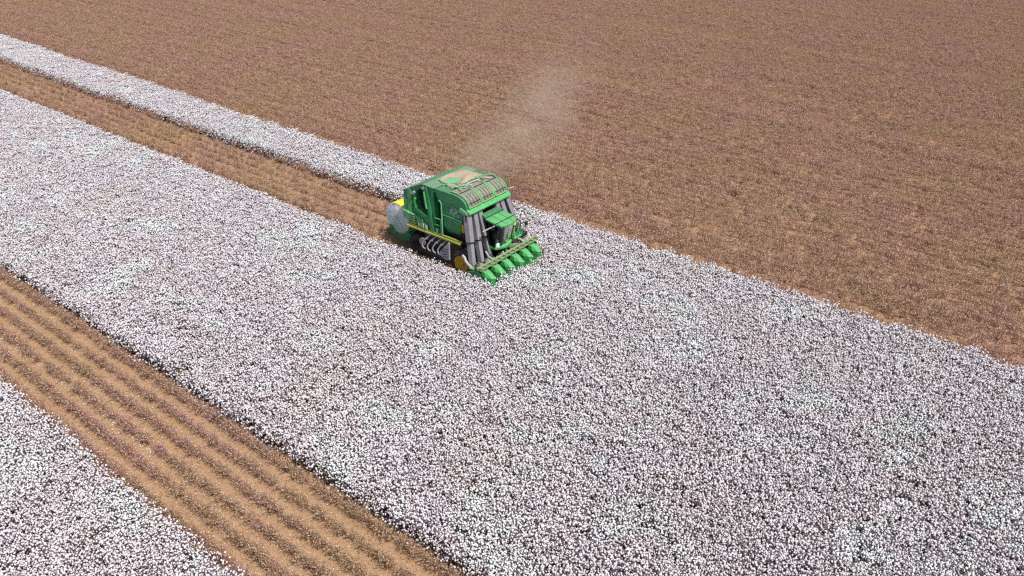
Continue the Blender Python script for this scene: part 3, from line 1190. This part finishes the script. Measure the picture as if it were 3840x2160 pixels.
mb = MB()
mb.rings([[(r * math.cos(a), r * math.sin(a), z) for a in np.linspace(0, 2 * math.pi, 13)[:-1]] for z, r in ((-.10, .10), (-.02, .125), (.07, .12), (.14, .08), (.17, .02))])
mb.build('lens', M['amber'], bc, 60)
mb = MB(); mb.tube([(0, 0, -1.0), (0, 0, -.08)], .03, 6); mb.build('stem', M['railyel'], bc)
mb = MB()
mb.tube([(-.20, 1.55, 2.95), (.05, 1.72, 2.98)], .028, 6).box(.0, .07, 1.62, 1.86, 2.78, 3.06)
part('mirror', M['black'], mb, H)
mb = MB(); mb.tube([(.02, .84, 3.6), (.02, 1.0, 3.35), (-.05, 1.25, 3.15)], .022, 6); part('mirror_stay', M['black'], mb, H)

# -- header: toolbar, six picking units, plumbing
mb = MB()
mb.bar((-.10, -2.95, 1.50), (-.10, 2.92, 1.50), .15, .15, ref=(1, 0, 0)).bar((.10, -2.90, 1.44), (.10, 2.88, 1.44), .10, .10, ref=(1, 0, 0))
tb = part('toolbar', M['olive'], mb, bevel=.02)
for k in range(13):
    y = -2.8 + k * .465
    mb = MB(); mb.box(-.20, .17, y - .06, y + .06, 1.37, 1.585); part('toolbar_clamp', M['olive'], mb, tb)


def unit():
    u = empty('picking_unit', (0, 0, 0), H)
    def ring(z, pts): return [(x, y, z) for x, y in pts]
    lowr = [(.10, -.26), (.55, -.29), (.90, -.18), (1.02, 0), (.90, .18), (.55, .29), (.10, .26)]
    mb = MB()
    mb.rings([ring(.25, [(x * 1.06, y * 1.02) for x, y in lowr]), ring(.95, lowr)])
    mb.build('lower_shield', M['green_lit'], u, None, .015)
    mb = MB()
    seam = [(x * 1.02, y * 1.05) for x, y in lowr]
    hd = [(.14, -.27), (.56, -.315), (.90, -.20), (1.04, 0), (.90, .20), (.56, .315), (.14, .27)]
    tp = [(.16, -.20), (.44, -.24), (.58, -.15), (.62, 0), (.58, .15), (.44, .24), (.16, .20)]
    mb.rings([ring(.955, seam), ring(1.20, hd), [(x, y, 1.50 - .10 * x) for x, y in tp]])
    hood = mb.build('hood', M['green_lit'], u, None, .012)
    mb = MB(); mb.box(.88, .97, .10, .17, 1.07, 1.16); mb.build('reflector', M['white'], hood)
    mb = MB(); mb.box(-.85, .06, -.36, .36, .30, 1.10); mb.build('drum_cabinet', M['black'], u, None, .03)
    for yy in (-.13, .13):
        mb = MB(); mb.bar((.22, yy, 1.40), (.20, yy, 1.66), .06, .06); mb.build('hanger', M['green'], u)
    mb = MB(); mb.rings([[(1.02, -.2, .27), (1.02, .2, .27), (1.02, .2, .62), (1.02, -.2, .62)], [(1.40, -.03, .24), (1.40, .03, .24), (1.40, .03, .32), (1.40, -.03, .32)]]); mb.build('row_divider', M['green_lit'], u)
    return u


u0 = unit()
for k in range(6):
    u = u0 if k == 0 else copy_tree(u0, H)
    u.location = (-.17, -2.42 + k * .935, -.20)

for sgn in (-1, 1):
    mb = MB(); mb.prism_y([(-1.05, .45), (-1.0, 1.05), (-.15, 1.32), (.04, 1.2), (.04, .45)], sgn * 2.80, sgn * 2.86)
    part('end_panel', M['green'], mb, bevel=.02)
    mb = MB(); mb.box(-.95, -.25, sgn * 2.35, sgn * 2.78, 1.18, 1.30); part('end_bracket', M['olive'], mb, bevel=.02)
rnd = random.Random(11)
for k in range(26):
    y = -2.7 + rnd.uniform(0, 5.4)
    x = rnd.uniform(-.9, -.25)
    z = rnd.uniform(1.15, 1.45)
    y2 = max(-2.8, min(2.8, y + rnd.uniform(-.5, .5)))
    x2 = min(-.05, x + rnd.uniform(.2, .7))
    mb = MB()
    mb.tube([(x, y, z - .15), ((x + x2) / 2, (y + y2) / 2 + .06, z + .15), (x2, y2, z), (x2 + .1, y2, 1.40)], rnd.choice((.025, .035, .05)), 6)
    part('header_hose', M['palehose'] if k % 3 == 0 else (M['olive'] if k % 3 == 1 else M['black']), mb, smooth=40)
for k in range(9):
    y = -2.5 + k * .6
    mb = MB(); mb.box(-.8, -.3, y - .10, y + .12, 1.14, 1.22 + .05 * (k % 3)); part('valve_block', (M['olive'], M['greysteel'], M['green_pale'])[k % 3], mb, bevel=.02)
mb = MB()
mb.tube([(-1.75, -2.36, 1.60), (-1.66, -2.46, 1.74), (-1.48, -2.52, 1.70), (-1.40, -2.52, 1.50), (-1.15, -2.54, 1.32), (-.85, -2.55, 1.22)], .085, 10)
part('suction_hose', M['palehose'], mb, smooth=40, label='thick pale hose at the right end of the header')
mb = MB(); mb.tube([(-.75, -1.35, 1.9), (-.62, -1.25, 1.55), (-.45, -1.1, 1.35), (-.15, -.95, 1.42)], .06, 8); part('suction_hose', M['palehose'], mb, smooth=40)
mb = MB(); mb.box(-.95, -.62, 1.95, 2.75, 1.55, 1.80); part('tank', M['black'], mb, bevel=.03)
mb = MB(); mb.tube([(-.85, 1.2, 1.5), (-.7, 1.5, 1.75), (-.5, 1.8, 1.65), (-.3, 1.9, 1.45)], .06, 8); part('suction_hose', M['palehose'], mb, smooth=40)
mb = MB(); mb.bar((-.75, .2, 1.62), (-.2, 1.15, 1.58), .10, .22, ref=(0, 0, 1)); part('lift_arm', M['olive'], mb, bevel=.02)
for yy in (-1.9, -.2, 1.6):
    mb = MB()
    mb.bar((-1.9, yy, 1.2), (-.8, yy, .9), .16, .14)
    part('header_lift', M['black'], mb)

# -- rear cradle that carries the round module
cr = empty('bale_cradle', (0, 0, 0), H)
for sgn in (-1, 1):
    mb = MB()
    mb.prism_y([(-9.35, 1.35), (-9.05, .62), (-8.2, .42), (-7.35, .62), (-7.0, 1.20), (-7.0, 1.75), (-7.45, 1.30), (-8.1, .78), (-8.75, .80), (-9.2, 1.42)], sgn * 1.22, sgn * 1.38)
    mb.build('cradle_side', M['green'], cr, None, .02)
    for (a, b) in (((-9.1, 2.05), (-7.75, .82)), ((-9.35, 1.55), (-8.0, .95)), ((-8.45, 2.15), (-7.35, .85)), ((-9.1, 2.05), (-8.45, 2.15)), ((-8.7, 1.45), (-8.68, .75))):
        mb = MB(); mb.tube([(a[0], sgn * 1.45, a[1]), (b[0], sgn * 1.45, b[1])], .024, 6); mb.build('guard_rod', M['green_pale'], cr)
    mb = MB(); mb.box(-7.55, -7.05, sgn * 1.39, sgn * 1.62, 1.05, 1.35).box(-7.35, -7.15, sgn * 1.39, sgn * 1.70, 1.30, 1.48); mb.build('latch_block', M['green'], cr, None, .02)
    mb = MB(); mb.bar((-9.15, sgn * 1.30, 1.25), (-9.12, sgn * 1.30, .55), .10, .18); mb.build('cradle_leg', M['green'], cr)
for (x, z) in ((-9.1, .72), (-8.6, .60), (-8.1, .58), (-7.6, .62)):
    mb = MB(); mb.box(x - .1, x + .1, -1.22, 1.22, z - .06, z + .05); mb.build('cradle_slat', M['green_dark'], cr)
for y in (-.8, .8):
    mb = MB(); mb.bar((-7.1, y, 1.4), (-7.7, y, .62), .12, .16); mb.build('cradle_arm', M['black'], cr)


# -- the wrapped round module itself
def bale_end_mat():
    mt, t, p = new_mat('bale_cotton')
    c = mixc(t, ramp(t, noise(t, 14, 5), .35, .65), (.72, .73, .77), (.84, .84, .86))
    c = mixc(t, ramp(t, noise(t, 45, 3), .62, .7), c, (.34, .30, .29))
    t.links.new(c, p.inputs['Base Color'])
    p.inputs['Roughness'].default_value = .95
    p.inputs['Specular IOR Level'].default_value = .1
    bp = t.nodes.new('ShaderNodeBump')
    bp.inputs['Strength'].default_value = .7
    bp.inputs['Distance'].default_value = .1
    t.links.new(noise(t, 10, 5), bp.inputs['Height'])
    t.links.new(bp.outputs[0], p.inputs['Normal'])
    return mt


M['bale'] = bale_end_mat()
BX, BZ, BR = -8.62, 1.86, 1.13
bale = empty('cotton_bale', (VX + BX, VY, BZ - BR))
tag(bale, 'round cotton bale in yellow wrap carried at the rear of the harvester', 'cotton bale')
mb = MB()
mb.lathe_y([(-1.19, BR - .05), (-1.18, BR - .02), (-1.1, BR), (1.1, BR), (1.18, BR - .02), (1.19, BR - .05), (1.15, BR - .06), (-1.15, BR - .06), (-1.19, BR - .05)], 0, BR, 56, False)
mb.build('wrap', M['yellow'], bale, 50)
for sgn in (-1, 1):
    mb = MB()
    nr, na = 9, 48
    for i in range(nr):
        for j in range(na):
            r = (BR - .045) * (i / (nr - 1))
            a = 2 * math.pi * j / na
            bulge = .10 * (1 - (i / (nr - 1)) ** 2) + rng.normal() * .018
            mb.v.append((r * math.cos(a), sgn * (1.20 + bulge), BR + r * math.sin(a)))
    for i in range(nr - 1):
        for j in range(na):
            k = (j + 1) % na
            mb.f.append((i * na + j, i * na + k, (i + 1) * na + k, (i + 1) * na + j)); mb.mi.append(0)
    mb.build('cotton_end', M['bale'], bale, 60)

# -- white jug standing on the rim of the cab floor
jug = empty('white_jug', (VX - .42, VY - .62, FL))
tag(jug, 'small white jug standing on the ledge in front of the cab windscreen', 'jug')
mb = MB(); mb.rings([[(r * math.cos(a), r * math.sin(a), z) for a in np.linspace(0, 2 * math.pi, 13)[:-1]] for z, r in ((0, .12), (.02, .14), (.24, .14), (.30, .09), (.34, .06))]); mb.build('body', M['white'], jug, 40)
mb = MB(); mb.rings([[(r * math.cos(a), r * math.sin(a), z) for a in np.linspace(0, 2 * math.pi, 13)[:-1]] for z, r in ((.34, .08), (.46, .08))]); mb.build('cap', M['white'], jug, 40)

# ------------------------------------------------------------------ dust blown out over the left side of the machine
BLOBS = [(-5.2, 1.6, 5.5, 1.7, .9), (-5.0, 3.0, 5.6, 2.4, 1.0), (-4.5, 4.6, 6.0, 3.0, 1.0), (-3.9, 6.4, 6.6, 3.6, 1.0), (-3.9, 8.2, 7.4, 3.8, .9),
         (-4.4, 10.2, 8.4, 3.8, .55), (-4.8, 12.4, 9.5, 3.8, .25), (-5.0, 14.0, 10.6, 3.6, .12)]
mt = bpy.data.materials.new('dust_in_air')
mt.use_nodes = True
t = mt.node_tree
t.nodes.remove(t.nodes['Principled BSDF'])
tc = t.nodes.new('ShaderNodeTexCoord')
wn = node(t, 'ShaderNodeTexNoise')
wn.inputs['Scale'].default_value = .5
wn.inputs['Detail'].default_value = 4
t.links.new(tc.outputs['Object'], wn.inputs['Vector'])
acc = None
for (x, y, z, r, a) in BLOBS:
    d = node(t, 'ShaderNodeVectorMath', operation='DISTANCE')
    t.links.new(tc.outputs['Object'], d.inputs[0])
    d.inputs[1].default_value = (x, y, z)
    mr = node(t, 'ShaderNodeMapRange', interpolation_type='SMOOTHERSTEP')
    t.links.new(d.outputs['Value'], mr.inputs['Value'])
    mr.inputs['From Min'].default_value = r
    mr.inputs['From Max'].default_value = 0.0
    mr.inputs['To Max'].default_value = a
    if acc is None:
        acc = mr.outputs[0]
    else:
        ad = node(t, 'ShaderNodeMath', operation='MAXIMUM')
        t.links.new(acc, ad.inputs[0]); t.links.new(mr.outputs[0], ad.inputs[1])
        acc = ad.outputs[0]
nr_ = ramp(t, wn.outputs[0], .30, .72)
mu = node(t, 'ShaderNodeMath', operation='MULTIPLY')
t.links.new(acc, mu.inputs[0]); t.links.new(nr_, mu.inputs[1])
mu2 = node(t, 'ShaderNodeMath', operation='MULTIPLY')
t.links.new(mu.outputs[0], mu2.inputs[0]); mu2.inputs[1].default_value = .31
pv = t.nodes.new('ShaderNodeVolumePrincipled')
pv.inputs['Color'].default_value = (.84, .71, .57, 1)
t.links.new(mu2.outputs[0], pv.inputs['Density'])
t.links.new(pv.outputs[0], t.nodes['Material Output'].inputs['Volume'])
mb = MB()
ring_rows = []
for k, (x, y, z, r, a) in enumerate([(-5.3, .2, 5.5, .4, 0)] + BLOBS + [(-6.8, 18.0, 12.4, 1.0, 0)]):
    ring_rows.append([(x + r * 1.05 * math.cos(q), y, z + r * 1.05 * math.sin(q)) for q in np.linspace(0, 2 * math.pi, 17)[:-1]])
mb.rings(ring_rows)
dust = mb.build('dust', mt)
dust.location = (VX, VY, 0)
tag(dust, 'pale dust plume drifting off the roof of the harvester', 'dust', kind='stuff')
